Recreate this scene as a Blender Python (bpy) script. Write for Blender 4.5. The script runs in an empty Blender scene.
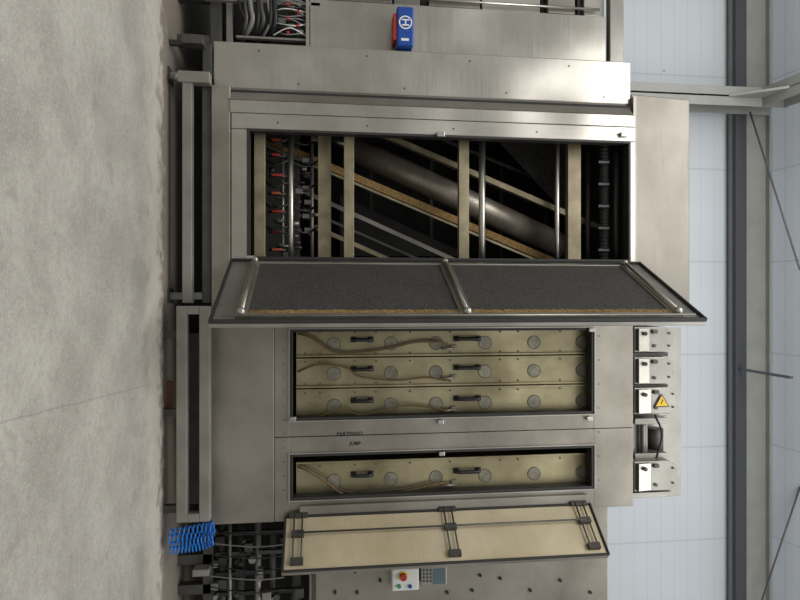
import bpy, bmesh, math, random
from mathutils import Vector, Matrix
random.seed(4)
S=bpy.context.scene
D=6.2; H=1.55; F=601.0; TH=math.radians(7.0)
c7,s7=math.cos(TH),math.sin(TH)
def Z(px,Y=0.0):
    a=(px-400)/F; return H+(Y+D)*(s7+a*c7)/(c7-a*s7)
def X(py,px=400,Y=0.0):
    a=(px-400)/F; return (py-300)/F*(Y+D)/(c7-a*s7)
def P(px,py,Y=0.0): return Vector((X(py,px,Y),Y,Z(px,Y)))

# ---------------------------------------------------------------- materials
def lin(c): return tuple(((v/255)/12.92 if v/255<=0.04045 else (((v/255)+0.055)/1.055)**2.4) for v in c)+(1,)
def mat(name,col,rough=0.5,metal=0.0,var=0.0,vscale=3.0,stretch=(1,1,1),fine=0.0,fscale=(3,3,160),bump=0.0,stain=None,stainamt=0.5,wav=0.0):
    m=bpy.data.materials.new(name); m.use_nodes=True
    nt=m.node_tree; n=nt.nodes; l=nt.links; b=n['Principled BSDF']
    base=lin(col); b.inputs['Base Color'].default_value=base
    b.inputs['Roughness'].default_value=rough; b.inputs['Metallic'].default_value=metal
    if var or fine or stain:
        geo=n.new('ShaderNodeNewGeometry')
        src=geo.outputs['Position']
        mp=n.new('ShaderNodeMapping'); mp.inputs['Scale'].default_value=stretch; l.new(src,mp.inputs['Vector'])
        no=n.new('ShaderNodeTexNoise'); no.inputs['Scale'].default_value=vscale; no.inputs['Detail'].default_value=6; l.new(mp.outputs[0],no.inputs['Vector'])
        r=n.new('ShaderNodeMapRange'); r.inputs[1].default_value=0.3; r.inputs[2].default_value=0.7
        r.inputs[3].default_value=1-var; r.inputs[4].default_value=1+var; l.new(no.outputs[0],r.inputs[0])
        fac=r.outputs[0]
        if fine:
            mp2=n.new('ShaderNodeMapping'); mp2.inputs['Scale'].default_value=fscale; l.new(src,mp2.inputs['Vector'])
            n2=n.new('ShaderNodeTexNoise'); n2.inputs['Scale'].default_value=1.0; n2.inputs['Detail'].default_value=3; l.new(mp2.outputs[0],n2.inputs['Vector'])
            r2=n.new('ShaderNodeMapRange'); r2.inputs[1].default_value=0.3; r2.inputs[2].default_value=0.7
            r2.inputs[3].default_value=1-fine; r2.inputs[4].default_value=1+fine; l.new(n2.outputs[0],r2.inputs[0])
            mm=n.new('ShaderNodeMath'); mm.operation='MULTIPLY'; l.new(fac,mm.inputs[0]); l.new(r2.outputs[0],mm.inputs[1]); fac=mm.outputs[0]
            rr=n.new('ShaderNodeMapRange'); rr.inputs[1].default_value=0.3; rr.inputs[2].default_value=0.7
            rr.inputs[3].default_value=max(0.05,rough-0.05); rr.inputs[4].default_value=min(1,rough+0.05); l.new(n2.outputs[0],rr.inputs[0]); l.new(rr.outputs[0],b.inputs['Roughness'])
        vm=n.new('ShaderNodeVectorMath'); vm.operation='SCALE'; vm.inputs[0].default_value=base[:3]; l.new(fac,vm.inputs['Scale'])
        colout=vm.outputs[0]
        if stain:
            n3=n.new('ShaderNodeTexNoise'); n3.inputs['Scale'].default_value=1.7; n3.inputs['Detail'].default_value=8; n3.inputs['Roughness'].default_value=0.6; l.new(src,n3.inputs['Vector'])
            r3=n.new('ShaderNodeMapRange'); r3.inputs[1].default_value=0.42; r3.inputs[2].default_value=0.75; r3.inputs[4].default_value=stainamt; l.new(n3.outputs[0],r3.inputs[0])
            mx=n.new('ShaderNodeMixRGB'); l.new(r3.outputs[0],mx.inputs[0]); l.new(colout,mx.inputs[1]); mx.inputs[2].default_value=lin(stain); colout=mx.outputs[0]
        l.new(colout,b.inputs['Base Color'])
        if bump:
            bp=n.new('ShaderNodeBump'); bp.inputs['Strength'].default_value=bump; bp.inputs['Distance'].default_value=0.01
            l.new(no.outputs[0],bp.inputs['Height']); l.new(bp.outputs[0],b.inputs['Normal'])
        if wav:
            n4=n.new('ShaderNodeTexNoise'); n4.inputs['Scale'].default_value=1.1; n4.inputs['Detail'].default_value=0; l.new(src,n4.inputs['Vector'])
            bp=n.new('ShaderNodeBump'); bp.inputs['Strength'].default_value=1.0; bp.inputs['Distance'].default_value=wav
            l.new(n4.outputs[0],bp.inputs['Height']); l.new(bp.outputs[0],b.inputs['Normal'])
    return m

M={}
M['steel']=mat('brushed_steel',(178,174,165),0.38,0.88,0.08,1.6,(1,1,1),0.05,(160,2,2),0,(128,122,110),0.45,0.09)
M['steel2']=mat('brushed_steel_horizontal',(182,178,169),0.35,0.9,0.08,1.6,(1,1,1),0.055,(2,2,140),0,(130,124,112),0.45,0.11)
M['steelw']=mat('warm_steel',(150,145,135),0.44,0.78,0.10,1.3,(1,1,1),0.04,(3,3,150),0,(108,100,89),0.6,0.07)
M['hoodm']=mat('hood_steel',(134,129,120),0.48,0.72,0.08,1.3,(1,1,1),0.03,(3,3,150),0,(104,97,87),0.5,0.05)
M['steeld']=mat('dull_grey_steel',(150,148,141),0.45,0.7,0.10,3.0,(1,1,1),0.03,(40,4,4),0,(112,107,98),0.5,0.06)
M['frame']=mat('painted_frame_steel',(136,134,127),0.5,0.35,0.15,4.0,(1,1,1),0,(1,1,1),0,(100,92,80),0.5)
M['framed']=mat('dark_frame_steel',(76,75,71),0.5,0.45,0.2,6.0)
M['beige']=mat('yellowed_steel',(162,153,122),0.35,0.75,0.2,1.6,(1,1,1),0.04,(60,60,3),0,(108,96,64),0.85,0.10)
M['disc']=mat('grey_cover_disc',(132,127,112),0.5,0.5,0.25,14)
M['discedge']=mat('cover_disc_edge',(96,90,76),0.6,0.4,0.1,20)
M['beigeb']=mat('beige_beam',(146,136,110),0.5,0.4,0.25,6.0,(1,1,1),0,(1,1,1),0,(96,80,54),0.8)
M['cream']=mat('cream_door_lining',(206,193,163),0.45,0.25,0.08,2.0,(1,1,1),0.03,(3,3,60),0,(172,152,110),0.6)
M['band']=mat('lint_covered_yellow',(140,112,66),0.9,0.0,0.45,40.0,(1,1,1),0,(1,1,1),1.0,(78,62,40),0.6)
M['black']=mat('black_plastic',(24,24,25),0.45)
M['void']=mat('dark_interior',(36,35,33),0.8,0.0,0.3,3.0)  # near-black inside tone; also paints the shade beneath the cabinets
M['rubber']=mat('rubber_seal',(38,37,35),0.6)
M['roller']=mat('dull_roller',(166,158,146),0.40,0.6,0.2,3.0,(1,1,1),0.08,(5,5,40),0,(104,92,76),0.8)
M['chrome']=mat('polished_steel',(184,181,174),0.3,0.95)
M['white']=mat('white_plastic',(215,216,212),0.5)
M['cablegrey']=mat('grey_cable',(120,118,114),0.5)
M['blue']=mat('blue_hose',(22,112,195),0.35)
M['signblue']=mat('sign_blue',(20,66,145),0.4)
M['red']=mat('red_plastic',(165,42,32),0.5)
M['orange']=mat('orange_plastic',(175,78,48),0.5)
M['yellow']=mat('yellow_paint',(225,185,30),0.45)
M['green']=mat('green_plastic',(40,140,70),0.4)
M['display']=mat('display_face',(88,106,112),0.3)
M['hose']=mat('braided_hose',(108,88,54),0.6,0.2,0.3,60)
M['galv']=mat('galvanised_steel',(136,136,130),0.5,0.2,0.08,3.0)
M['beamdark']=mat('dark_beam_band',(56,58,62),0.6,0.1)
M['cable']=mat('dark_cable',(85,87,90),0.5,0.3)

def felt():
    m=bpy.data.materials.new('speckled_dark_mesh'); m.use_nodes=True; nt=m.node_tree; n=nt.nodes; l=nt.links; b=n['Principled BSDF']
    geo=n.new('ShaderNodeNewGeometry'); pos=geo.outputs['Position']
    def noise(sc,det=3):
        x=n.new('ShaderNodeTexNoise'); x.inputs['Scale'].default_value=sc; x.inputs['Detail'].default_value=det; l.new(pos,x.inputs['Vector']); return x.outputs[0]
    r=n.new('ShaderNodeValToRGB'); l.new(noise(85,4),r.inputs[0])
    e=r.color_ramp.elements; e[0].position=0.38; e[0].color=lin((26,26,26)); e[1].position=0.70; e[1].color=lin((86,83,77))
    r2=n.new('ShaderNodeMapRange'); r2.inputs[1].default_value=0.4; r2.inputs[2].default_value=0.75; r2.inputs[4].default_value=0.35; l.new(noise(2,5),r2.inputs[0])
    mx=n.new('ShaderNodeMixRGB'); l.new(r2.outputs[0],mx.inputs[0]); l.new(r.outputs[0],mx.inputs[1]); mx.inputs[2].default_value=lin((74,71,65))
    l.new(mx.outputs[0],b.inputs['Base Color']); b.inputs['Roughness'].default_value=0.75
    return m
M['felt']=felt()

def seammat(name,col,spec,rough=0.6):
    m=mat(name,col,rough,0,0.03,0.8); nt=m.node_tree; n=nt.nodes; l=nt.links; b=n['Principled BSDF']
    prev=b.inputs['Base Color'].links[0].from_socket
    geo=n.new('ShaderNodeNewGeometry'); sp=n.new('ShaderNodeSeparateXYZ'); l.new(geo.outputs['Position'],sp.inputs[0])
    for axis,spacing,off,width,dark,amt in spec:
        a=n.new('ShaderNodeMath'); a.operation='ADD'; a.inputs[1].default_value=off+500*spacing; l.new(sp.outputs[axis],a.inputs[0])
        mo=n.new('ShaderNodeMath'); mo.operation='MODULO'; mo.inputs[1].default_value=spacing; l.new(a.outputs[0],mo.inputs[0])
        lt=n.new('ShaderNodeMath'); lt.operation='LESS_THAN'; lt.inputs[1].default_value=width; l.new(mo.outputs[0],lt.inputs[0])
        ml=n.new('ShaderNodeMath'); ml.operation='MULTIPLY'; ml.inputs[1].default_value=amt; l.new(lt.outputs[0],ml.inputs[0])
        mx=n.new('ShaderNodeMixRGB'); l.new(ml.outputs[0],mx.inputs[0]); l.new(prev,mx.inputs[1]); mx.inputs[2].default_value=lin(dark); prev=mx.outputs[0]
    l.new(prev,b.inputs['Base Color']); return m

def concrete():
    m=bpy.data.materials.new('concrete_floor'); m.use_nodes=True; nt=m.node_tree; n=nt.nodes; l=nt.links; b=n['Principled BSDF']
    geo=n.new('ShaderNodeNewGeometry'); pos=geo.outputs['Position']
    def noise(sc,det=8,ro=0.6):
        x=n.new('ShaderNodeTexNoise'); x.inputs['Scale'].default_value=sc; x.inputs['Detail'].default_value=det; x.inputs['Roughness'].default_value=ro; l.new(pos,x.inputs['Vector']); return x.outputs[0]
    def rng(s,a,bb,c,d):
        x=n.new('ShaderNodeMapRange'); l.new(s,x.inputs[0]); 
        for i,v in enumerate((a,bb,c,d)): x.inputs[i+1].default_value=v
        return x.outputs[0]
    def mix(f,a,bcol):
        x=n.new('ShaderNodeMixRGB'); l.new(f,x.inputs[0])
        if isinstance(a,tuple): x.inputs[1].default_value=a
        else: l.new(a,x.inputs[1])
        x.inputs[2].default_value=bcol; return x.outputs[0]
    c=mix(rng(noise(1.4),0.38,0.62,0,1),lin((146,142,133)),lin((172,168,159)))
    c=mix(rng(noise(18),0.42,0.75,0,0.5),c,lin((124,120,111)))
    c=mix(rng(noise(60,6,0.75),0.50,0.66,0,0.6),c,lin((192,188,179)))
    c=mix(rng(noise(48,6,0.8),0.56,0.66,0,0.6),c,lin((100,96,88)))
    c=mix(rng(noise(3.5,3),0.62,0.70,0,0.35),c,lin((122,117,107)))
    sp=n.new('ShaderNodeSeparateXYZ'); l.new(pos,sp.inputs[0])
    def ma(op,a,bv):
        x=n.new('ShaderNodeMath'); x.operation=op
        for i,v in enumerate((a,bv)):
            if isinstance(v,(int,float)): x.inputs[i].default_value=v
            else: l.new(v,x.inputs[i])
        return x.outputs[0]
    lx=ma('ADD',ma('MULTIPLY',sp.outputs[1],0.065),0.79)
    dx=ma('ABSOLUTE',ma('ADD',ma('SUBTRACT',sp.outputs[0],lx),ma('MULTIPLY',ma('SUBTRACT',noise(7),0.5),0.03)),0)
    cr=rng(dx,0.002,0.008,0.35,0)
    c=mix(cr,c,lin((108,102,92)))
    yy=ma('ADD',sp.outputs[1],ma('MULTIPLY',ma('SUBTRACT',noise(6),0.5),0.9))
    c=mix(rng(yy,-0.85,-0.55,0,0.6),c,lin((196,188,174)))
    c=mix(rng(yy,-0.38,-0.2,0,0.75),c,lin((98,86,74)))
    l.new(c,b.inputs['Base Color']); b.inputs['Roughness'].default_value=0.65
    bp=n.new('ShaderNodeBump'); bp.inputs['Strength'].default_value=0.35; bp.inputs['Distance'].default_value=0.008; l.new(noise(50),bp.inputs['Height']); l.new(bp.outputs[0],b.inputs['Normal'])
    return m

# ---------------------------------------------------------------- builder
WL={}
class B:
    def __init__(s,Mx=None): s.bm=bmesh.new(); s.M=Mx
    def box(s,x0,x1,y0,y1,z0,z1):
        if x0>x1:x0,x1=x1,x0
        if y0>y1:y0,y1=y1,y0
        if z0>z1:z0,z1=z1,z0
        v=[s.bm.verts.new((x,y,z)) for x in (x0,x1) for y in (y0,y1) for z in (z0,z1)]
        for f in ((0,1,3,2),(4,6,7,5),(0,4,5,1),(2,3,7,6),(0,2,6,4),(1,5,7,3)): s.bm.faces.new([v[i] for i in f])
        return s
    def tube(s,pts,r,n=10,smooth=True,cap=True):
        pts=[Vector(p) for p in pts]
        if smooth and len(pts)>2:
            out=[]
            for i in range(len(pts)-1):
                p0=pts[max(i-1,0)];p1=pts[i];p2=pts[i+1];p3=pts[min(i+2,len(pts)-1)]
                for k in range(6):
                    t=k/6; out.append(0.5*((2*p1)+(-p0+p2)*t+(2*p0-5*p1+4*p2-p3)*t*t+(-p0+3*p1-3*p2+p3)*t**3))
            out.append(pts[-1]); pts=out
        rings=[]; up=None
        for i,p in enumerate(pts):
            d=(pts[min(i+1,len(pts)-1)]-pts[max(i-1,0)]).normalized()
            if up is None: up=Vector((0,0,1)) if abs(d.z)<0.9 else Vector((1,0,0))
            a=d.cross(up)
            if a.length<1e-4: a=d.orthogonal()
            a.normalize(); b=a.cross(d).normalized(); up=b
            rings.append([s.bm.verts.new(p+a*(math.cos(2*math.pi*k/n)*r)+b*(math.sin(2*math.pi*k/n)*r)) for k in range(n)])
        for i in range(len(rings)-1):
            for k in range(n): 
                f=s.bm.faces.new((rings[i][k],rings[i][(k+1)%n],rings[i+1][(k+1)%n],rings[i+1][k])); f.smooth=n>6
        if cap: s.bm.faces.new(rings[0]); s.bm.faces.new(rings[-1][::-1])
        return s
    def cyl(s,p,q,r,n=20): return s.tube([p,q],r,n,False)
    def beam(s,p,q,w,h,side=Vector((0,1,0))):
        p=Vector(p);q=Vector(q);d=(q-p).normalized(); a=side.normalized()*(w/2); b=d.cross(side).normalized()*(h/2)
        v=[s.bm.verts.new(o+i*a+j*b) for o in (p,q) for i,j in ((-1,-1),(1,-1),(1,1),(-1,1))]
        for f in ((0,1,2,3),(7,6,5,4),(0,4,5,1),(1,5,6,2),(2,6,7,3),(3,7,4,0)): s.bm.faces.new([v[i] for i in f])
        return s
    def prism(s,poly,ext):
        a=[s.bm.verts.new(p) for p in poly]; b=[s.bm.verts.new(Vector(p)+Vector(ext)) for p in poly]; n=len(a)
        s.bm.faces.new(a); s.bm.faces.new(b[::-1])
        for i in range(n): s.bm.faces.new((a[i],b[i],b[(i+1)%n],a[(i+1)%n]))
        return s
    def ball(s,c,r):
        bmesh.ops.create_uvsphere(s.bm,u_segments=12,v_segments=8,radius=r,matrix=Matrix.Translation(c)); return s
    def done(s,name,m,parent=None,bevel=0.0,label=None,cat=None,kind=None,group=None):
        bmesh.ops.recalc_face_normals(s.bm,faces=s.bm.faces)
        if s.M is not None: s.bm.transform(s.M)
        vs=[v.co for v in s.bm.verts]
        lo=Vector([min(v[i] for v in vs) for i in range(3)]); hi=Vector([max(v[i] for v in vs) for i in range(3)])
        c=(lo+hi)/2; c.z=lo.z
        s.bm.transform(Matrix.Translation(-c))
        me=bpy.data.meshes.new(name); s.bm.to_mesh(me); s.bm.free()
        o=bpy.data.objects.new(name,me); S.collection.objects.link(o)
        me.materials.append(M[m] if isinstance(m,str) else m)
        if parent: o.parent=parent; o.location=c-WL[parent]
        else: o.location=c
        WL[o]=c.copy()
        if bevel:
            bv=o.modifiers.new('bevel','BEVEL'); bv.width=bevel; bv.segments=2; bv.limit_method='ANGLE'
        if label:o['label']=label
        if cat:o['category']=cat
        if kind:o['kind']=kind
        if group:o['group']=group
        return o
def copies(o,base,pts):
    for p in pts:
        d=Vector(p)-Vector(base); c=o.copy(); c.location=o.location+d; S.collection.objects.link(c); WL[c]=WL[o]+d
def pegs(name,m,parent,pts,dy,r,n=8):
    pts=[Vector(p) for p in pts]
    o=B().cyl(pts[0]-Vector((0,dy,0)),pts[0],r,n).done(name,m,parent); copies(o,pts[0],pts[1:])
def blocks(name,m,parent,pts,sx,sy,sz,bev=0.004):
    pts=[Vector(p) for p in pts]; p=pts[0]
    o=B().box(p.x-sx/2,p.x+sx/2,p.y,p.y+sy,p.z-sz/2,p.z+sz/2).done(name,m,parent,bev); copies(o,p,pts[1:])
def thing(name,loc,label,cat,group=None):
    e=bpy.data.objects.new(name,None); e.location=loc; e.empty_display_size=0.2; S.collection.objects.link(e)
    e['label']=label; e['category']=cat; WL[e]=Vector(loc)
    if group:e['group']=group
    return e
def text(name,body,size,loc,xdir,updir,m,parent,ext=0.002,off=0.0):
    cu=bpy.data.curves.new(name,'FONT'); cu.body=body; cu.size=size; cu.extrude=ext; cu.offset=off; cu.align_x='CENTER'; cu.align_y='CENTER'
    o=bpy.data.objects.new(name,cu); S.collection.objects.link(o)
    xd=Vector(xdir).normalized(); ud=Vector(updir).normalized(); zd=xd.cross(ud)
    R=Matrix((xd,ud,zd)).transposed().to_4x4()
    dg=bpy.context.evaluated_depsgraph_get(); me=bpy.data.meshes.new_from_object(o.evaluated_get(dg))
    bpy.data.objects.remove(o)
    o=bpy.data.objects.new(name,me); S.collection.objects.link(o)
    o.rotation_euler=R.to_euler(); o.parent=parent; o.location=Vector(loc)-WL[parent]; WL[o]=Vector(loc)
    me.materials.clear(); me.materials.append(M[m]); return o

# ---------------------------------------------------------------- setting
WY=4.5
B().box(-14,14,-9,WY+0.3,-0.2,0).done('floor',concrete(),kind='structure',label='worn grey concrete hall floor')
ev=Z(742,WY)
B().box(-14,14,WY,WY+0.2,0,ev+0.6).done('wall_back',seammat('wall_panels',(184,189,193),((2,0.27,0,0.03,(168,174,179),0.4),(0,1.77,0.75,0.035,(150,156,161),0.45))),kind='structure',label='pale blue-grey ribbed cladding wall')
B().prism([(-14,WY+0.2,ev+0.6),(-14,WY+0.2,ev+0.75),(-14,-1.5,ev+1.75),(-14,-1.5,ev+1.6)],(28,0,0)).done('ceiling',seammat('roof_panels',(196,202,206),((0,1.77,0.75,0.03,(158,165,171),0.5),(1,0.3,0,0.03,(172,178,184),0.4))),kind='structure',label='light metal roof panels')
y0=WY-0.32; zb=Z(737,y0); zt=Z(771,y0)
cx=X(97,690,WY-0.7)
fr=thing('roof_frame',(cx,WY-0.6,0),'grey steel hall frame with column, eaves beam, rafter and bracing rods','steel frame')
b=B(); b.box(-13.5,13.5,y0+0.1,y0+0.13,zb,zt); b.box(-13.5,13.5,y0,y0+0.24,zb,zb+0.03); b.box(-13.5,13.5,y0,y0+0.24,zt-0.03,zt)
b.done('eaves_beam','galv',fr)
B().box(-13.5,13.5,y0-0.02,y0+0.07,zb-0.04,zb+0.18).done('eaves_band','beamdark',fr)  # plain dark band along the lower edge of the eaves beam
def ibeam(b,x,y0,y1,z0,z1,w):
    b.box(x-w/2,x+w/2,y0,y0+0.025,z0,z1); b.box(x-w/2,x+w/2,y1-0.025,y1,z0,z1); b.box(x-0.015,x+0.015,y0,y1,z0,z1)
b=B(); ibeam(b,cx,WY-0.85,WY-0.4,0,zb+0.6,0.34); b.done('column','galv',fr)
b=B()
for dz in (0,0.42):
    b.prism([(cx-0.17,WY-0.86,zb+0.1+dz),(cx+0.17,WY-0.86,zb+0.1+dz),(cx+0.17,WY-0.86,zb+0.13+dz),(cx-0.17,WY-0.86,zb+0.13+dz)],(0,-5,0.75))
b.prism([(cx-0.015,WY-0.86,zb+0.1),(cx+0.015,WY-0.86,zb+0.1),(cx+0.015,WY-0.86,zb+0.53),(cx-0.015,WY-0.86,zb+0.53)],(0,-5,0.75))
b.done('rafter','galv',fr)
B().prism([(cx-0.02,WY-0.86,zb+0.12),(cx-0.02,WY-1.4,zb+0.2),(cx-0.02,WY-0.86,zb-0.55)],(0.04,0,0)).done('gusset','galv',fr)
for (a,bb,r) in (((750,112),(800,270),0.016),((800,487),(762,600),0.016)):
    ya=WY-0.6
    B().cyl(P(a[0],a[1],ya),P(bb[0],bb[1],ya-1.0 if bb[0]==800 else ya),r,8).done('bracing_rod','cable',fr)
B().box(X(374,785,3.2),X(376.5,785,3.2),2.9,WY-0.05,Z(768,3.4),Z(768,3.4)+0.06).done('purlin_bracket','cable',fr)

# ---------------------------------------------------------------- machine 1
z0=Z(212); zt1=Z(633); xl=X(38,212); xm=X(86,212); xo0=X(130,248); xo1=X(259,248); xr=X(324,300)
zo0=Z(248); zo1=Z(628)
m1=thing('conveyor_cabinet',((xl+xr)/2,1,0),'tall brushed steel machine cabinet with open interior showing rollers','machine')
b=B(); b.box(xl,xm-0.01,0.06,0.12,z0,Z(631,0.06)); b.box(xl,xl+0.04,0.12,2.3,z0,Z(631,0.06)); b.done('side_cover','steel2',m1,0.012)
B().prism([(xm-0.01,0.06,z0),(xm+0.14,-0.05,z0+0.18),(xm+0.14,-0.05,zt1-0.02),(xm-0.01,0.06,zt1-0.05)],(0.01,0.09,0)).done('chamfer_panel','steelw',m1)
b=B(); b.box(xm+0.142,xo0-0.16,-0.05,0.0,z0+0.18,zt1); b.done('front_panel','steel2',m1,0.006)
b=B(); b.box(xo0-0.156,xo0,-0.05,0.0,Z(231)+0.01,zt1); b.done('front_panel','steel',m1,0.006)
B().box(xm,xr,-0.04,0.0,z0,Z(231)).done('lower_panel','steelw',m1,0.008)
B().box(xo0+0.004,xr,-0.05,0.0,Z(231)+0.01,zo0).done('sill_panel','steel',m1,0.006)
B().box(xo0+0.002,xr,-0.05,0.0,zo1,zt1).done('header_panel','steel',m1,0.006)
B().box(xo1,xr,-0.05,0.0,zo0+0.002,zo1-0.002).done('hinge_post','steelw',m1,0.006)
b=B(); rw=0.022
b.box(xo0,xo0+rw,-0.06,0.05,zo0,zo1); b.box(xo1-rw,xo1,-0.06,0.05,zo0,zo1); b.box(xo0+rw,xo1-rw,-0.06,0.05,zo0,zo0+rw); b.box(xo0+rw,xo1-rw,-0.06,0.05,zo1-rw,zo1)
b.done('opening_seal','rubber',m1)
pegs('screw','framed',m1,[(xo0-0.07,-0.05,zo0+0.3+i*0.9) for i in range(5)]+[(xl+0.08,0.06,zo0+0.1+i*1.1) for i in range(5)]+[(xm-0.08,0.06,zo0+0.5+i*1.1) for i in range(4)],0.006,0.009,8)
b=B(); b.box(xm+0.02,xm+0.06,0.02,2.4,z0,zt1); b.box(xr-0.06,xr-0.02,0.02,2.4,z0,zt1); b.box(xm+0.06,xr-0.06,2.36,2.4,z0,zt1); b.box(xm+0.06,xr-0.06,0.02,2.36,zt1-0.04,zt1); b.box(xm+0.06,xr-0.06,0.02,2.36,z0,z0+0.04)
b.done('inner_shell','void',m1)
b=B(); zh=Z(687,0.1)
b.prism([(X(97,660,0.1),0.05,zt1+0.005),(xr-0.04,0.05,zt1+0.005),(xr-0.04,0.05,zh),(X(100,660,0.1),0.05,zh)],(0,2.2,0)); b.done('top_hood','hoodm',m1,0.01)
B().box(X(97,634,0.02),xr-0.05,0.0,0.05,zt1+0.005,zt1+0.04).done('hood_flange','steeld',m1)
ix0=xm+0.07; ix1=xr-0.07
def hbeam(p0,p1,Y,mt,nm='cross_beam',th=0.08,bev=0.004):
    B().box(ix0,ix1,Y,Y+th,Z(p0,Y),Z(p1,Y)).done(nm,mt,m1,bev)
hbeam(254,265,0.15,'beigeb'); hbeam(318,331,0.35,'beigeb'); hbeam(344,354,0.15,'beigeb'); hbeam(459,469,0.2,'beigeb'); hbeam(568,581,0.25,'beigeb')
hbeam(623,629,0.2,'steelw')
for px,Yp,r,mt in ((291,0.2,0.028,'chrome'),(482,0.2,0.036,'chrome'),(557,0.12,0.024,'chrome'),(616,0.15,0.035,'black'),(283,0.5,0.015,'steeld'),(312,0.6,0.02,'steeld'),(588,0.5,0.03,'framed')):
    B().cyl((ix0,Yp,Z(px,Yp)),(ix1,Yp,Z(px,Yp)),r).done('pipe',mt,m1)
b=B()
zz=Z(604,0.2); n=110; rings=[]
for i in range(n+1):
    x=ix0+(ix1-ix0)*i/n; r=0.055 if i%2 else 0.043
    rings.append([b.bm.verts.new((x,0.2+r*math.cos(2*math.pi*k/14),zz+r*math.sin(2*math.pi*k/14))) for k in range(14)])
for i in range(n):
    for k in range(14): b.bm.faces.new((rings[i][k],rings[i][(k+1)%14],rings[i+1][(k+1)%14],rings[i+1][k]))
b.done('corrugated_hose','rubber',m1)
def dline(a,bb,Y,k=0.35):
    p=P(a[0],a[1],Y); q=P(bb[0],bb[1],Y); d=q-p; p2=p-d*k; q2=q+d*k
    def clip(pt,oth):
        lo,hi=ix0+0.03,ix1-0.03
        if pt.x<lo: t=(lo-oth.x)/(pt.x-oth.x); pt=oth+(pt-oth)*t
        if pt.x>hi: t=(hi-oth.x)/(pt.x-oth.x); pt=oth+(pt-oth)*t
        return pt
    return clip(p2,q),clip(q2,p)
p,q=P(352,148,0.85),P(563,247,0.85); B().cyl(p,q,0.15,40).done('roller','roller',m1)
d=(q-p).normalized()
for e,sg_ in ((p,-1),(q,1)):
    B().cyl(e,e+d*sg_*0.03,0.165,32).done('roller_end','framed',m1)
B().cyl(p-d*0.25,p-d*0.031,0.05,14).done('roller_axle','chrome',m1)
p,q=dline((337,170),(545,258),0.65); B().beam(p,q,0.05,0.08).done('conveyor_band','band',m1)
p,q=dline((337,176),(540,262),0.64); B().beam(p,q,0.04,0.025).done('band_edge','beigeb',m1)
p,q=dline((385,135),(570,215),0.6); B().beam(p,q,0.04,0.06).done('conveyor_rail','beigeb',m1)
p,q=dline((372,133),(566,216),0.68); B().beam(p,q,0.03,0.03).done('conveyor_rail','framed',m1)
p,q=dline((430,135),(600,205),1.3); B().beam(p,q,0.05,0.04).done('conveyor_rail','framed',m1)
p,q=dline((333,205),(445,256),1.1); B().beam(p,q,0.05,0.05).done('conveyor_rail','steelw',m1)
p,q=dline((333,222),(415,258),1.05); B().beam(p,q,0.05,0.03).done('conveyor_rail','framed',m1)
p,q=dline((333,235),(385,258),1.0); B().beam(p,q,0.05,0.05).done('conveyor_rail','beigeb',m1)
p,q=dline((335,140),(350,148),0.9,6); B().beam(p,q,0.03,0.03).done('conveyor_rail','framed',m1)
B().prism([P(490,132,1.1),P(566,140,1.1),P(566,214,1.1)],(0,0.02,0)).done('dark_guard','felt',m1)
B().prism([P(340,195,1.45),P(470,256,1.45),P(340,256,1.45)],(0,0.02,0)).done('dark_guard','void',m1)
for i,y in enumerate((141,156,176,194,212,232,250)):
    Y=0.45; pz=P(276,y,Y)
    b=B(); b.cyl(pz+Vector((0,0,-0.08)),pz+Vector((0,0,0.14)),0.014,10); b.box(pz.x-0.03,pz.x+0.03,Y-0.03,Y+0.05,pz.z+0.13,pz.z+0.2)
    v=b.done('valve','framed',m1)
    bb=B(); bb.box(pz.x-0.013,pz.x+0.013,Y-0.07,Y-0.031,pz.z-0.04,pz.z+0.07-0.02*(i%2)); bb.done('valve_handle','red' if i%3 else 'orange',v,0.004)
rs=random.Random(11)
for i in range(26):
    pz=P(rs.uniform(267,314),rs.uniform(136,256),rs.uniform(0.4,0.65)); r=rs.uniform(0.012,0.03)
    if rs.random()<0.5: B().cyl(pz,pz+Vector((0,0,rs.uniform(0.05,0.15))),r,10).done('pipe_fitting',rs.choice(['steeld','framed','framed','black']),m1)
    else: B().box(pz.x-r,pz.x+r,pz.y,pz.y+0.06,pz.z-r,pz.z+r*1.6).done('pipe_fitting',rs.choice(['steeld','framed','framed','black']),m1,0.004)
blocks('valve_block','galv',m1,[P(306+(i%2)*2,160+i*14,0.5) for i in range(6)],0.05,0.1,0.08)
pegs('valve_stem','framed',m1,[P(300,160+i*14,0.52) for i in range(6)],0.04,0.018)
B().box(ix0,ix1,0.75,0.78,Z(266,0.75),Z(300,0.75)).done('mounting_plate','framed',m1)
for k in range(5):
    y=135+k*22
    B().tube([P(262,y,0.4),P(275,y+8,0.3),P(288,y+4,0.35),P(305,y+10,0.4),P(318,y+4,0.5)],0.012,8).done('cable','black',m1)
blocks('latch','chrome',m1,[P(px,y+2,-0.09) for y,px in ((132,441),(132,625),(256,250))],0.05,0.035,0.08)
blocks('hose_clamp','black',m1,[P(604,140+i*22,0.12) for i in range(6)],0.03,0.02,0.13)
for px in (370,430,500,545):
    b=B(); pa=P(px,132,1.9); b.box(ix0+0.1,ix1-0.1,1.9,1.95,pa.z,pa.z+0.04); b.done('rear_crossbar','framed',m1)

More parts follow.
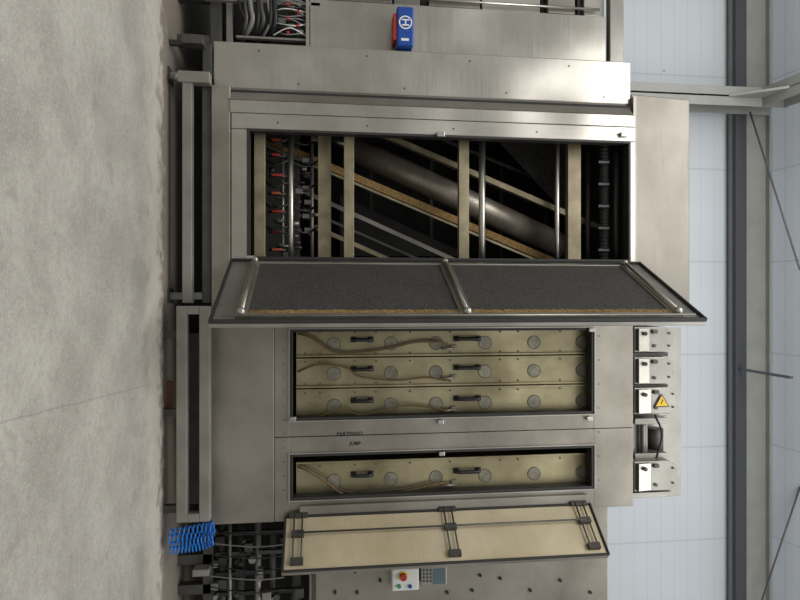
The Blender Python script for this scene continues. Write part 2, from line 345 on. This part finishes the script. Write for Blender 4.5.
# door 1
def doorM(hx,ang):
    d=Vector((ang[0],ang[1],0)).normalized(); n=Vector((d.y,-d.x,0))
    return Matrix(((d.x,n.x,0,hx),(d.y,n.y,0,-0.06),(0,0,1,0),(0,0,0,1)))
hx=xo1+0.02
dz0=Z(232)+0.0; dz1=Z(636)
Mx=doorM(hx,(0.45,-0.9)); W1=1.31
b=B(Mx); b.box(0.02,W1,-0.04,0.0,dz0,dz1); dr=b.done('door','steeld',m1,0.008)
b=B(Mx); t=0.022
b.box(0.02,W1,0,0.035,dz0,dz0+t); b.box(0.02,W1,0,0.035,dz1-t,dz1); b.box(W1-t,W1,0,0.035,dz0+t,dz1-t); b.box(0.02,0.045,0,0.035,dz0+t,dz1-t)
b.done('door_rim','rubber',dr,0.006)
B(Mx).box(0.047,W1-t-0.002,0,0.008,dz0+t+.002,dz1-t-.002).done('door_liner','steeld',dr)
b=B(Mx)
fi=0.13
zA=dz0+0.30; zB=dz1-0.28; zm=(zA+zB)/2-0.02
b.box(fi,W1-0.12,0.008,0.035,zA-0.10,zA); b.box(fi,W1-0.12,0.008,0.035,zB,zB+0.1); b.box(fi,W1-0.12,0.008,0.035,zm-0.06,zm+0.06)
b.box(fi-0.05,fi,0.008,0.035,zA-0.10,zB+0.1); b.box(W1-0.12,W1-0.07,0.008,0.035,zA-0.1,zB+0.1)
b.done('door_frame','steel',dr,0.006)
for (a,c) in ((zA+0.003,zm-0.063),(zm+0.063,zB-0.003)):
    B(Mx).box(fi+0.004,W1-0.124,0.009,0.02,a,c).done('mesh_panel','felt',dr)
    b=B(Mx); n=90
    top=[]; bot=[]
    for i in range(n+1):
        z=a+(c-a)*i/n; top.append((W1-0.178-random.random()*0.018,0.021,z)); bot.append((W1-0.124,0.021,z))
    for i in range(n):
        b.prism([top[i],top[i+1],bot[i+1],bot[i]],(0,0.006+random.random()*0.004,0))
    b.done('lint_strip','band',dr)
for zz in (zA-0.05,zm,zB+0.05):
    b=B(Mx); b.cyl((0.1,0.06,zz),(W1-0.09,0.06,zz),0.018,12); b.ball((0.12,0.06,zz),0.032); b.ball((W1-0.1,0.06,zz),0.036); b.done('latch_bar','steel',dr)
B(Mx).cyl((W1-0.045,0.05,dz0+0.1),(W1-0.045,0.05,dz1-0.1),0.009,8).done('lock_rod','steeld',dr)
for k in range(4):
    zz=dz0+0.4+k*(dz1-dz0-0.8)/3; B(Mx).cyl((0.0,-0.01,zz-0.07),(0.0,-0.01,zz+0.07),0.018,12).done('hinge','black',dr)
def rail(b,p0,p1,xA,xB,Y,th=0.09): b.box(xA,xB,Y,Y+th,Z(p0,Y),Z(p1,Y))
xfe=X(303,190,-0.12)
b=B(); rail(b,182,192,X(76,187),xfe,-0.12); b.done('frame_rail','frame',m1,0.006)
b=B(); rail(b,202,211,X(76,206),xfe,0.0); b.done('frame_rail','framed',m1,0.006)
for y in (80,300):
    x=X(y,190,0.0)-0.04; B().box(x-0.035,x+0.035,0.0,0.07,0.0,Z(202)).done('leg','frame',m1,0.004)
    B().box(x-0.07,x+0.07,-0.06,0.13,0.0,0.015).done('foot','framed',m1)
    B().box(x-0.03,x+0.03,-0.03,0.0,Z(184),Z(190)).done('bracket','frame',m1)
b=B(); pp=P(190,43,0.0); b.box(pp.x-0.05,pp.x+0.04,-0.1,0.05,pp.z-0.06,Z(205)); b.box(pp.x-0.03,pp.x+0.02,0.0,0.06,0,pp.z); b.done('leg','framed',m1,0.006)
B().box(pp.x-0.02,X(82,206),0.03,0.09,Z(202),Z(211)).done('frame_rail','framed',m1,0.004)
b=B(); pp=P(180,76,-0.12); b.box(pp.x-0.05,pp.x+0.06,-0.14,-0.02,pp.z-0.02,Z(210,-0.12)); b.ball((pp.x,-0.1,pp.z-0.03),0.045); b.done('corner_bracket','frame',m1,0.006)

# ---------------------------------------------------------------- machine 2
xa=xr+0.005; a0=X(329,290); a1=X(420,290); b0=X(453,290); b1=X(499,290); xe=X(523,212)
zl=Z(275); zw0=Z(290); zw1=Z(592); zt2=Z(631)
m2=thing('cartridge_cabinet',((xa+xe)/2,1,0),'stained steel cabinet with cartridge slots, open side door and drive boxes','machine')
B().box(xa,xe,-0.05,0.0,z0,zl-0.004).done('lower_panel','steelw',m2,0.006)
B().box(xa,a1+0.16,-0.045,0.0,zl,zw0).done('sill_panel','steelw',m2,0.004)
B().box(a1+0.167,xe,-0.045,0.0,zl,zw0).done('sill_panel','steelw',m2,0.004)
for u,v in ((xa,a0),(a1,a1+0.16),(a1+0.167,b0),(b1,xe)):
    B().box(u,v,-0.045,0.0,zw0+0.001,zw1).done('post_panel','steelw',m2,0.004)
B().box(xa,a1+0.16,-0.045,0.0,zw1+0.001,zt2).done('header_panel','steelw',m2,0.004)
B().box(a1+0.167,xe,-0.045,0.0,zw1+0.001,zt2).done('header_panel','steelw',m2,0.004)
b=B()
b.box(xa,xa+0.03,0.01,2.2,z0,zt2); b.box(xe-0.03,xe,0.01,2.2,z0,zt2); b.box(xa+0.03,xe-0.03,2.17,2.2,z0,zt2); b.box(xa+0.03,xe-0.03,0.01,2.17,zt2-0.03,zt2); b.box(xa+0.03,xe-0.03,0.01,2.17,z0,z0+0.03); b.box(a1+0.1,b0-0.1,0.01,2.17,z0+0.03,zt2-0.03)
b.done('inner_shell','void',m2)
def rim(x0,x1,za,zc,p):
    b=B(); r=0.028
    b.box(x0,x0+r,-0.055,0.08,za,zc); b.box(x1-r,x1,-0.055,0.08,za,zc); b.box(x0+r,x1-r,-0.055,0.08,za,za+r); b.box(x0+r,x1-r,-0.055,0.08,zc-r,zc); b.done('opening_seal','rubber',p)
    b=B(); r2=0.01; x0-=r2;x1+=r2;za-=r2;zc+=r2
    b.box(x0,x0+r2,-0.065,-0.045,za,zc); b.box(x1-r2,x1,-0.065,-0.045,za,zc); b.box(x0+r2,x1-r2,-0.065,-0.045,za,za+r2); b.box(x0+r2,x1-r2,-0.065,-0.045,zc-r2,zc); b.done('opening_lip','steel',p)
rim(a0,a1,zw0,zw1,m2); rim(b0,b1,zw0,zw1,m2)
PATHS=[[(-.36,298),(-.2,312),(.28,332),(.36,352),(.22,385),(-.02,415),(.0,440),(.2,452)],
       [(-.05,298),(-.3,318),(-.2,345),(.12,360),(.26,395),(.18,425),(.3,446),(.22,452)],
       [(.3,298),(.36,315),(.1,340),(.3,362),(.05,400),(.12,430),(.25,446),(.22,452)],
       [(-.38,298),(-.3,308),(.05,328),(.34,345),(.36,375),(.3,410),(.16,436),(.22,452)]]
def cartridge(y0,y1,idx):
    rs=random.Random(idx)
    Y=0.12; xA=X(y0,440,Y); xB=X(y1,440,Y); za=Z(296,Y); zb2=Z(597,Y); xc=(xA+xB)/2; w=xB-xA
    b=B(); b.box(xA+0.01,xB-0.01,Y,Y+0.5,za,zb2); b.box(xA,xA+0.022,Y-0.03,Y+0.02,za,zb2); b.box(xB-0.022,xB,Y-0.03,Y+0.02,za,zb2)
    c=b.done('cartridge','beige',m2,0.004)
    r=0.07; oy=w*0.04
    zs=[Z(px,Y) for px in (334,391,436,485,534,582)]
    b=B(); vv=[(xc+oy+math.cos(2*math.pi*k/32)*r*(1+0.06*(k%4==0)),Y-0.004,zs[0]+math.sin(2*math.pi*k/32)*r*(1+0.06*(k%4==0))) for k in range(32)]
    o=b.prism(vv,(0,0.004,0)).done('cover_disc','disc',c); copies(o,(0,0,zs[0]),[(0,0,z) for z in zs[1:]])
    o=B().tube([(xc+oy+math.cos(2*math.pi*k/32)*r,Y-0.003,zs[0]+math.sin(2*math.pi*k/32)*r) for k in range(33)],0.004,6,False,False).done('disc_ring','discedge',c); copies(o,(0,0,zs[0]),[(0,0,z) for z in zs[1:]])
    pegs('bolt','framed',c,[(xc+sx*w*0.37,Y,Z(px,Y)) for px in (305,320,355,376,410,450,500,518,560,590) for sx in (-1,1)],0.012,0.009)
    for px,L in ((362,0.09),(467,0.12)):
        z=Z(px,Y); xx=xc-w*0.12
        b=B(); b.tube([(xx,Y,z-L),(xx,Y-0.05,z-L),(xx,Y-0.07,z-L*0.7),(xx,Y-0.07,z+L*0.7),(xx,Y-0.05,z+L),(xx,Y,z+L)],0.02,10); b.box(xx-0.03,xx+0.03,Y-0.01,Y,z-L-0.03,z-L+0.03); b.box(xx-0.03,xx+0.03,Y-0.01,Y,z+L-0.03,z+L+0.03); b.done('grip_handle','black',c)
    pts=[(xc+w*f,Y-(0.03 if i==0 else 0.075 if i<7 else 0.0),Z(px,Y)) for i,(f,px) in enumerate(PATHS[idx])]
    B().tube(pts,0.010,8).done('hose','hose',c)
    if idx in (0,3):
        pts=[(q[0]-0.022,q[1]+0.015,q[2]+0.01) for q in pts[:-1]]; B().tube(pts,0.006,8).done('hose','discedge',c)
    b=B(); b.cyl((xc+w*.22,Y-0.07,Z(440,Y)),(xc+w*.22,Y-0.06,Z(453,Y)),0.014,10); b.box(xc+w*.12,xc+w*.28,Y-0.03,Y,Z(451,Y),Z(456,Y)); b.done('hose_coupling','disc',c)
cartridge(328.5,355.5,0); cartridge(356.5,385.5,1); cartridge(386.5,418,2); cartridge(457,494,3)
text('lettering','PARTENSO',0.054,(X(433,350),-0.047,Z(349.5)),(0,0,1),(-1,0,0),'black',m2,0.002,0.0009)
text('lettering','JUMP',0.05,(X(442.5,355),-0.047,Z(355)),(0,0,1),(-1,0,0),'black',m2,0.002,0.0009)
blocks('latch','chrome',m2,[P(px,y,-0.09) for y,px in ((419,293),(419,590),(454,442),(330,592),(422,441))],0.04,0.03,0.06)
pegs('rivet','framed',m2,[P(284,336+k*14,-0.045) for k in range(12)]+[P(599,336+k*24,-0.045) for k in range(7)],0.006,0.007)
hx2=X(513,290)
B().box(b1+0.05,hx2+0.02,-0.09,-0.051,Z(300),Z(584)).done('hinge_strip','steelw',m2,0.004)
W2=0.60; da=Z(287)-0.02; dbb=Z(585)+0.02
Mx=doorM(hx2,(0.40,-0.50))
b=B(Mx); b.box(0.02,W2,-0.05,0.0,da,dbb); dr2=b.done('door','steelw',m2,0.008)
b=B(Mx); t=0.02
b.box(0.02,W2,0,0.03,da,da+t); b.box(0.02,W2,0,0.03,dbb-t,dbb); b.box(W2-t,W2,0,0.03,da+t,dbb-t); b.box(0.02,0.04,0,0.03,da+t,dbb-t); b.done('door_rim','rubber',dr2,0.006)
B(Mx).box(0.042,W2-t-0.003,0.0,0.012,da+t+0.003,dbb-t-0.003).done('door_lining','cream',dr2)
zmid=(da+dbb)/2+0.05
for zz in (da+0.14,zmid,dbb-0.14):
    b=B(Mx)
    for dz in (-0.04,0.04): b.cyl((0.02,0.045,zz+dz),(W2-0.06,0.045,zz+dz),0.009,10)
    b.box(0.20,0.26,0.012,0.06,zz-0.06,zz+0.06); b.box(W2-0.12,W2-0.06,0.012,0.06,zz-0.06,zz+0.06)
    b.done('latch_bar','framed',dr2)
    B(Mx).box(0.005,0.05,0.012,0.05,zz-0.09,zz+0.09).done('hinge','framed',dr2,0.004)
B(Mx).cyl((0.23,0.06,da+0.14),(0.23,0.06,dbb-0.14),0.009,10).done('lock_rod','framed',dr2)

def dbox(y0,y1,p0,p1):
    Y=0.08; xA=X(y0,655,Y); xB=X(y1,655,Y); za=Z(p0,Y); zz=Z(p1,Y); t=0.09
    poly=[(xA,Y,za),(xB,Y,za),(xB,Y,zz-t),(xB-t*.6,Y,zz),(xA+t*.6,Y,zz),(xA,Y,zz-t)]
    o=B().prism(poly,(0,0.5,0)).done('drive_box','steeld',m2,0.01)
    zq=za+(zz-za)*0.38
    B().prism([(xA+0.015,Y,za+0.02),(xA+0.015,Y-0.05,za+0.03),(xA+0.015,Y-0.02,zq),(xA+0.015,Y,zq)],(xB-xA-0.03,0,0)).done('cover_plate','steel',o,0.006)
    for fx in (0.25,0.75): B().cyl((xA+(xB-xA)*fx,Y-0.015,zz-0.05),(xA+(xB-xA)*fx,Y,zz-0.05),0.012,8).done('bolt','framed',o)
    B().box(xA+0.03,xA+0.07,Y-0.03,Y,zq+0.03,zq+0.09).done('bracket','framed',o,0.004)
    B().cyl((xB-0.07,Y-0.02,zq+0.06),(xB-0.07,Y,zq+0.06),0.018,12).done('port','framed',o)
    b=B(); b.cyl((xA+0.07,Y-0.07,za+0.1),(xA+0.07,Y-0.03,za+0.1),0.022,12); b.done('cable_gland','black',o)
    return o
dbox(327,352,634,673); dbox(357,384,634,673); o3=dbox(387.5,414,634,677); dbox(461,491,634,677)
B().box(X(328,660,0.62),X(497,660,0.62),0.62,0.68,zt2+0.005,Z(681,0.62)).done('back_plate','steeld',m2)
for ya,yb in ((352.5,356.5),(384.5,387)):
    B().box(X(ya,655,0.14),X(yb,655,0.14),0.14,0.5,zt2+0.01,Z(668,0.14)).done('spacer','framed',m2)
tc=P(662,402,0.06)
def tri(s,y,mt,nm,par):
    B().prism([(tc.x-s*0.62,y,tc.z),(tc.x+s*0.38,y,tc.z-s*0.6),(tc.x+s*0.38,y,tc.z+s*0.6)],(0,0.003,0)).done(nm,mt,par)
tri(0.15,0.063,'black','warning_border',o3); tri(0.118,0.060,'yellow','warning_sign',o3)
B().prism([(tc.x-0.04,0.057,tc.z+0.006),(tc.x-0.005,0.057,tc.z+0.014),(tc.x-0.008,0.057,tc.z+0.002),(tc.x+0.028,0.057,tc.z-0.004),(tc.x-0.0,0.057,tc.z-0.012),(tc.x+0.0,0.057,tc.z-0.0)],(0,0.003,0)).done('lightning_mark','black',o3)
B().box(X(417,640,.3),X(459,640,.3),0.3,0.45,zt2+0.01,Z(648,0.3)).done('motor_bracket','steeld',m2,0.01)
B().cyl(P(655,428,0.4),P(655,450,0.4),0.09,24).done('drive_wheel','framed',m2)
B().cyl(P(643,417,0.25),P(643,460,0.25),0.03,12).done('shaft','steeld',m2)
B().tube([P(655,415,0.2),P(662,435,0.2),P(655,462,0.2)],0.012,8).done('cable','black',m2)
B().box(X(416,660,0.5),X(455,660,0.5),0.5,0.54,Z(640,0.5),Z(668,0.5)).done('bracket','steeld',m2,0.004)
B().box(X(418,660,0.2),X(424,660,0.2),0.2,0.5,Z(635,0.2),Z(668,0.2)).done('bracket','steeld',m2,0.004)
B().box(X(453,660,0.2),X(458,660,0.2),0.2,0.5,Z(635,0.2),Z(668,0.2)).done('bracket','steeld',m2,0.004)
B().box(X(492,660,0.1),X(497,660,0.1),0.1,0.6,zt2,Z(672,0.1)).done('bracket','steeld',m2,0.004)

xA=X(306,180,-0.35); xB=X(523,180,-0.3)
b=B(); rail(b,176,187,xA,xB,-0.3); b.done('frame_rail','frame',m2,0.008)
b=B(); rail(b,199,210,xA,xB,-0.3); b.done('frame_rail','frame',m2,0.008)
za=Z(187,-0.3); zbq=Z(199,-0.3)
for x in (xA+0.04,xB-0.04): B().box(x-0.04,x+0.04,-0.3,-0.21,za,zbq).done('frame_post','frame',m2,0.004)
for x in (xA+0.28,(xA+xB)/2,xB-0.1):
    B().box(x-0.035,x+0.035,-0.208,-0.14,0,Z(176,-0.3)+0.03).done('leg','framed',m2)
    B().box(x-0.03,x+0.03,-0.208,0.2,zbq+0.01,zbq+0.06).done('arm','frame',m2)
u=B(); u.box(xl+0.2,xe-0.2,0.55,2.2,0.0,z0-0.04); u.done('shade_plinth','void',label='near-black plinth painted for the shade beneath the steel cabinets',cat='plinth')  # near-black box stands in for the shade under the machines
B().box(xa+0.1,xe-0.1,0.3,0.36,0.0,z0-0.03).done('under_plate','framed',m2)
b=B(); p=P(170,400,-0.2); b.box(p.x-0.16,p.x+0.10,-0.1,-0.02,0,0.05); b.done('wooden_wedge',mat('wood',(110,72,50),0.7,0,0.2,8,(1,8,8)),label='reddish brown wooden block on the floor beneath frame',cat='wood block')

# ---------------------------------------------------------------- blue coiled hose
Yh=-0.3
hb=thing('air_hose_bundle',Vector((P(170,535,Yh).x,Yh,0)),'bright blue coiled air hoses hanging beside the base frame','hose')
for k in range(4):
    p=P(214,527+k*4.5,Yh+0.05*(k%2)); q=P(160+k*3,534+k*5.5,Yh+0.05*((k+1)%2)); q.z=max(q.z,0.07)
    mid=(p+q)/2+Vector((0.02*k-0.02,0,0.02))
    turns=10+k; n=turns*9; pts=[]; bb=Vector((0,1,0))
    for i in range(n):
        t=i/(n-1); ph=i*2*math.pi/9+k
        c_=p*(1-t)**2+mid*2*t*(1-t)+q*t*t; d=((mid-p)*(1-t)+(q-mid)*t).normalized(); a=d.cross(bb).normalized()
        r=0.036+0.006*math.sin(t*7+k*2)
        pts.append(c_+a*(r*math.cos(ph))+bb*(r*math.sin(ph)))
    B().tube(pts,0.0075,6,False).done('coiled_hose','blue',hb)
b=B(); p=P(208,526,Yh); b.box(p.x-0.03,p.x+0.2,Yh-0.02,Yh+0.08,p.z+0.0,p.z+0.03); b.done('hose_manifold','signblue',hb,0.005)

# ---------------------------------------------------------------- neighbour machine (world left)
n1=thing('feed_machine',(-3.4,1,0),'steel machine with stacked cable hoses, blue sign and ribbed rails','machine')
Y=0.22
xR=xl-0.01; xP=X(7,450,Y)
B().box(xP,xR,Y,Y+0.06,Z(310,Y),Z(606,Y)).done('front_panel','steel2',n1,0.01)
B().box(xP-0.02,xR,Y-0.03,Y,Z(306,Y),Z(309.5,Y)).done('trim_strip','steel',n1)
for p0,p1,mt,dy in ((312,330,'framed',0.1),(331,392,'steelw',0.06),(394,420,'steeld',0.09),(421,428,'black',0.14),(429,480,'steelw',0.06),(482,540,'steel',0.08),(541,547,'black',0.14),(548,575,'steelw',0.06),(577,583,'black',0.12),(584,604,'steeld',0.07)):
    B().box(-4.2,xP-0.03,Y+dy,Y+dy+0.06,Z(p0,Y+dy),Z(p1,Y+dy)).done('rear_panel',mt,n1,0.006)
B().cyl((xP-0.08,Y+0.02,Z(330,Y)),(xP-0.08,Y+0.02,Z(600,Y)),0.015,12).done('guide_rod','chrome',n1)
B().box(-4.2,xR,Y+0.0,Y+0.1,Z(610,Y),Z(624,Y)).done('top_beam','steeld',n1,0.008)
B().box(-4.3,xR,Y+0.3,Y+2.2,0.3,Z(606,Y)).done('inner_body','void',n1)
B().box(-4.2,xR,Y+0.1,Y+0.2,Z(208,Y),Z(220,Y)).done('lower_beam','framed',n1,0.01)
B().box(-4.2,xR,Y+0.12,Y+0.2,Z(224,Y),Z(231,Y)).done('lower_beam','steeld',n1,0.01)
for x in (-4.0,-3.2,xR-0.1): B().box(x-0.05,x+0.05,Y+0.1,Y+0.2,0,Z(208,Y)-0.001).done('leg','framed',n1)
rs=random.Random(21)
for i in range(9):
    px=240+i*4.2
    B().tube([P(px,-25,Y+.03*(i%2)),P(px+1+rs.uniform(-2,2),5,Y-0.02),P(px+4+rs.uniform(-3,3),20,Y),P(px-2,34+rs.uniform(-3,3),Y+0.1),P(px-8,42,Y+0.3)],0.013+0.006*(i%3),10).done('hose',('black','framed','cablegrey','rubber')[i%4],n1)
blocks('terminal_block','steeld',n1,[P(282+(i%3)*9,2+i*6,Y) for i in range(6)],0.05,0.12,0.07)
blocks('terminal','red',n1,[P(288+(i%2)*10,4+i*7,Y-0.05) for i in range(5)],0.025,0.03,0.03)
rs=random.Random(3)
for i in range(12):
    p=P(270+rs.uniform(0,8),2+i*3,Y+0.02); q=P(306,3+i*3,Y+0.02); B().tube([p,(p+q)/2+Vector((0.06*math.sin(i*2.1),-0.06,0.05*math.cos(i))),q],0.006,6).done('cable',('cablegrey','black','cablegrey','white')[i%4],n1)
B().box(X(0,270,Y),X(3,270,Y),Y,Y+0.05,Z(205,Y),Z(320,Y)).done('upright','frame',n1); B().box(X(37,270,Y),X(39,270,Y),Y,Y+0.05,Z(236,Y),Z(306,Y)).done('upright','frame',n1)
Ys=-0.02
sx0=X(6,404,Ys); sx1=X(45,404,Ys); sz0=Z(397,Ys); sz1=Z(414,Ys)
sg=B().box(sx0,sx1,Ys,Ys+0.22,sz0,sz1).done('sign_box','signblue',n1,0.02)
B().box(sx0+0.07,sx1-0.06,Ys+0.02,Ys+0.2,sz0-0.035,sz0).done('sign_base','red',sg,0.004)
cx_,cz_=(sx0+ (sx1-sx0)*0.42),(sz0+sz1)/2
b=B(); R=0.07; n=28
for k in range(n):
    a=2*math.pi*k/n; a2=2*math.pi*(k+1)/n
    b.prism([(cx_+R*math.cos(a),Ys-0.004,cz_+R*math.sin(a)),(cx_+R*math.cos(a2),Ys-0.004,cz_+R*math.sin(a2)),(cx_+(R-.013)*math.cos(a2),Ys-0.004,cz_+(R-.013)*math.sin(a2)),(cx_+(R-.013)*math.cos(a),Ys-0.004,cz_+(R-.013)*math.sin(a))],(0,0.003,0))
b.box(cx_-0.034,cx_-0.020,Ys-0.004,Ys-0.001,cz_-0.038,cz_+0.038); b.box(cx_+0.020,cx_+0.034,Ys-0.004,Ys-0.001,cz_-0.038,cz_+0.038); b.box(cx_-0.020,cx_+0.020,Ys-0.004,Ys-0.001,cz_-0.007,cz_+0.007)
b.done('sign_emblem','white',sg)
B().box(sx1-0.07,sx1-0.045,Ys-0.003,Ys,cz_-0.045,cz_+0.035).done('sign_mark','white',sg)

# ---------------------------------------------------------------- neighbour machine (world right)
n2=thing('press_machine',(3.2,1,0),'grey steel machine with control box, emergency stop and dark underworks','machine')
Y=0.35; xs=xe+0.03
B().box(xs,4.3,Y,Y+0.06,Z(309,Y),Z(608,Y)).done('side_panel','steelw',n2,0.01)
B().box(xs,4.3,Y-0.02,Y,Z(312,Y),Z(316,Y)).done('trim_strip','framed',n2)
pegs('bolt','black',n2,[P(px,y,Y) for px,y in ((313,573),(335,592),(357,592),(380,580),(447,592),(472,590),(500,578),(530,590),(560,580),(590,592),(480,575),(355,571))],0.02,0.018,10)
B().box(xs,4.3,Y+0.5,Y+2,0.25,Z(606,Y)).done('inner_body','void',n2)
for px,r,yy,mt in ((222,0.04,0.1,'framed'),(240,0.06,0.25,'framed'),(258,0.035,0.05,'steeld'),(272,0.05,0.2,'framed'),(296,0.06,0.2,'framed'),(230,0.018,0.0,'steeld')):
    z=Z(px,Y+yy); B().cyl((xs+0.02,Y+yy,z),(4.3,Y+yy,z),r,14).done('shaft',mt,n2)
for i in range(4):
    y=532+i*20; B().box(X(y,250,Y),X(y+4,250,Y),Y+0.02,Y+0.06,Z(215,Y),Z(300-(i%3)*14,Y)).done('linkage',('black','framed','rubber')[i%3],n2,0.004)
rs=random.Random(5)
for i in range(6):
    y=532+i*11; x=rs.uniform(-4,5)
    B().tube([P(210,y,Y-.08),P(235,y+x,Y-.12),P(260,y+x*1.4,Y-.11),P(284,y+x*0.5,Y-.05)],0.007,6).done('cable',('black','cablegrey','rubber')[i%3],n2)
for i in range(30):
    p=P(rs.uniform(212,300),rs.uniform(530,602),Y-0.1+rs.uniform(0,0.1)); r=rs.uniform(0.015,0.04)
    if i%2: B().cyl(p,p+Vector((0,0.1,0)),r,12).done('pulley',('framed','steeld','black')[i%3],n2)
    else: B().box(p.x-r,p.x+r*1.5,p.y,p.y+0.08,p.z-r,p.z+r*1.4).done('bracket',('framed','black','steeld')[i%3],n2,0.004)
for y in (560,590,625): 
    x=X(y,190,Y); B().box(x-0.05,x+0.05,Y,Y+0.1,0,Z(212,Y)).done('leg','framed',n2)
B().box(xs,4.3,Y,Y+0.1,Z(203,Y),Z(213,Y)).done('lower_beam','framed',n2)
B().box(X(570,200,0.2),X(577,200,0.2),0.2,0.34,Z(192,0.2),Z(209,0.2)).done('bracket','frame',n2,0.01)
Yc=0.2
cb=B().box(X(569,405,Yc),X(591,405,Yc),Yc,Y,Z(392,Yc),Z(419,Yc)).done('control_box','white',n2,0.015)
p=P(403,576,Yc); B().cyl(p+Vector((0,-0.006,0)),p,0.05,24).done('button_ring','yellow',cb); B().cyl(p+Vector((0,-0.05,0)),p+Vector((0,-0.006,0)),0.036,20).done('emergency_button','red',cb)
p=P(399,586,Yc); B().cyl(p+Vector((0,-0.02,0)),p,0.02,16).done('push_button','green',cb)
p=P(410,586,Yc); B().cyl(p+Vector((0,-0.02,0)),p,0.02,16).done('push_button','signblue',cb)
tb=B().box(X(567,433,Yc),X(586,433,Yc),Yc,Y,Z(421,Yc),Z(447,Yc)).done('control_terminal','steeld',n2,0.01)
B().box(X(569,433,Yc),X(584,433,Yc),Yc-0.006,Yc,Z(433,Yc),Z(445,Yc)).done('display','display',tb)
blocks('key','framed',tb,[P(424+3.4*i,570.5+j*3.6,Yc-0.008) for i in range(3) for j in range(4)],0.024,0.008,0.02,0.002)

# ---------------------------------------------------------------- camera, light
cam=bpy.data.cameras.new('camera'); co=bpy.data.objects.new('camera',cam); S.collection.objects.link(co); S.camera=co
cam.sensor_width=36; cam.lens=F/800*36; cam.clip_end=200
Xc=Vector((0,-s7,c7)); Yc_=Vector((-1,0,0)); Zc=Xc.cross(Yc_)
R=Matrix((Xc,Yc_,Zc)).transposed().to_4x4(); co.matrix_world=Matrix.Translation((0,-D,H))@R
w=bpy.data.worlds.new('world'); S.world=w; w.use_nodes=True; nt=w.node_tree; bg=nt.nodes['Background']; L=nt.links
tc_=nt.nodes.new('ShaderNodeTexCoord'); sp=nt.nodes.new('ShaderNodeSeparateXYZ'); L.new(tc_.outputs['Generated'],sp.inputs[0])
cr=nt.nodes.new('ShaderNodeValToRGB'); L.new(sp.outputs[2],cr.inputs[0])
cr.color_ramp.elements[0].position=0.0; cr.color_ramp.elements[0].color=(0.38,0.38,0.37,1)
cr.color_ramp.elements[1].position=0.7; cr.color_ramp.elements[1].color=(0.95,0.97,0.98,1)
mp=nt.nodes.new('ShaderNodeMapping'); mp.inputs['Scale'].default_value=(2.4,2.4,4.5); L.new(tc_.outputs['Generated'],mp.inputs[0])
no=nt.nodes.new('ShaderNodeTexNoise'); no.inputs['Scale'].default_value=1.3; no.inputs['Detail'].default_value=0.5; L.new(mp.outputs[0],no.inputs['Vector'])
mr=nt.nodes.new('ShaderNodeMapRange'); mr.inputs[1].default_value=0.35; mr.inputs[2].default_value=0.65; mr.inputs[3].default_value=0.5; mr.inputs[4].default_value=1.2; L.new(no.outputs[0],mr.inputs[0])
L.new(cr.outputs[0],bg.inputs[0]); L.new(mr.outputs[0],bg.inputs[1])
def area(loc,rot,sx,sy,e,col=(1,1,1)):
    l=bpy.data.lights.new('daylight_fill','AREA'); l.shape='RECTANGLE'; l.size=sx; l.size_y=sy; l.energy=e; l.color=col
    o=bpy.data.objects.new('daylight_fill_lamp',l); o.location=loc; o.rotation_euler=rot; S.collection.objects.link(o)
area((-3,-5,8.5),(math.radians(25),0,0),4,5,400,(1,0.995,0.98))
area((3,-3.5,8.5),(math.radians(15),0,0),4,5,200,(1,0.995,0.98))
area((0,0.6,8.6),(math.radians(70),0,0),16,1.2,235,(0.99,0.995,1))  # added lamp out of view, brightens the back wall
area((0,1.0,8.4),(math.radians(150),0,0),16,0.8,50,(0.99,0.995,1))  # added upward lamp out of view, lifts the roof underside
S.view_settings.view_transform='Standard'; S.view_settings.look='None'; S.view_settings.exposure=0
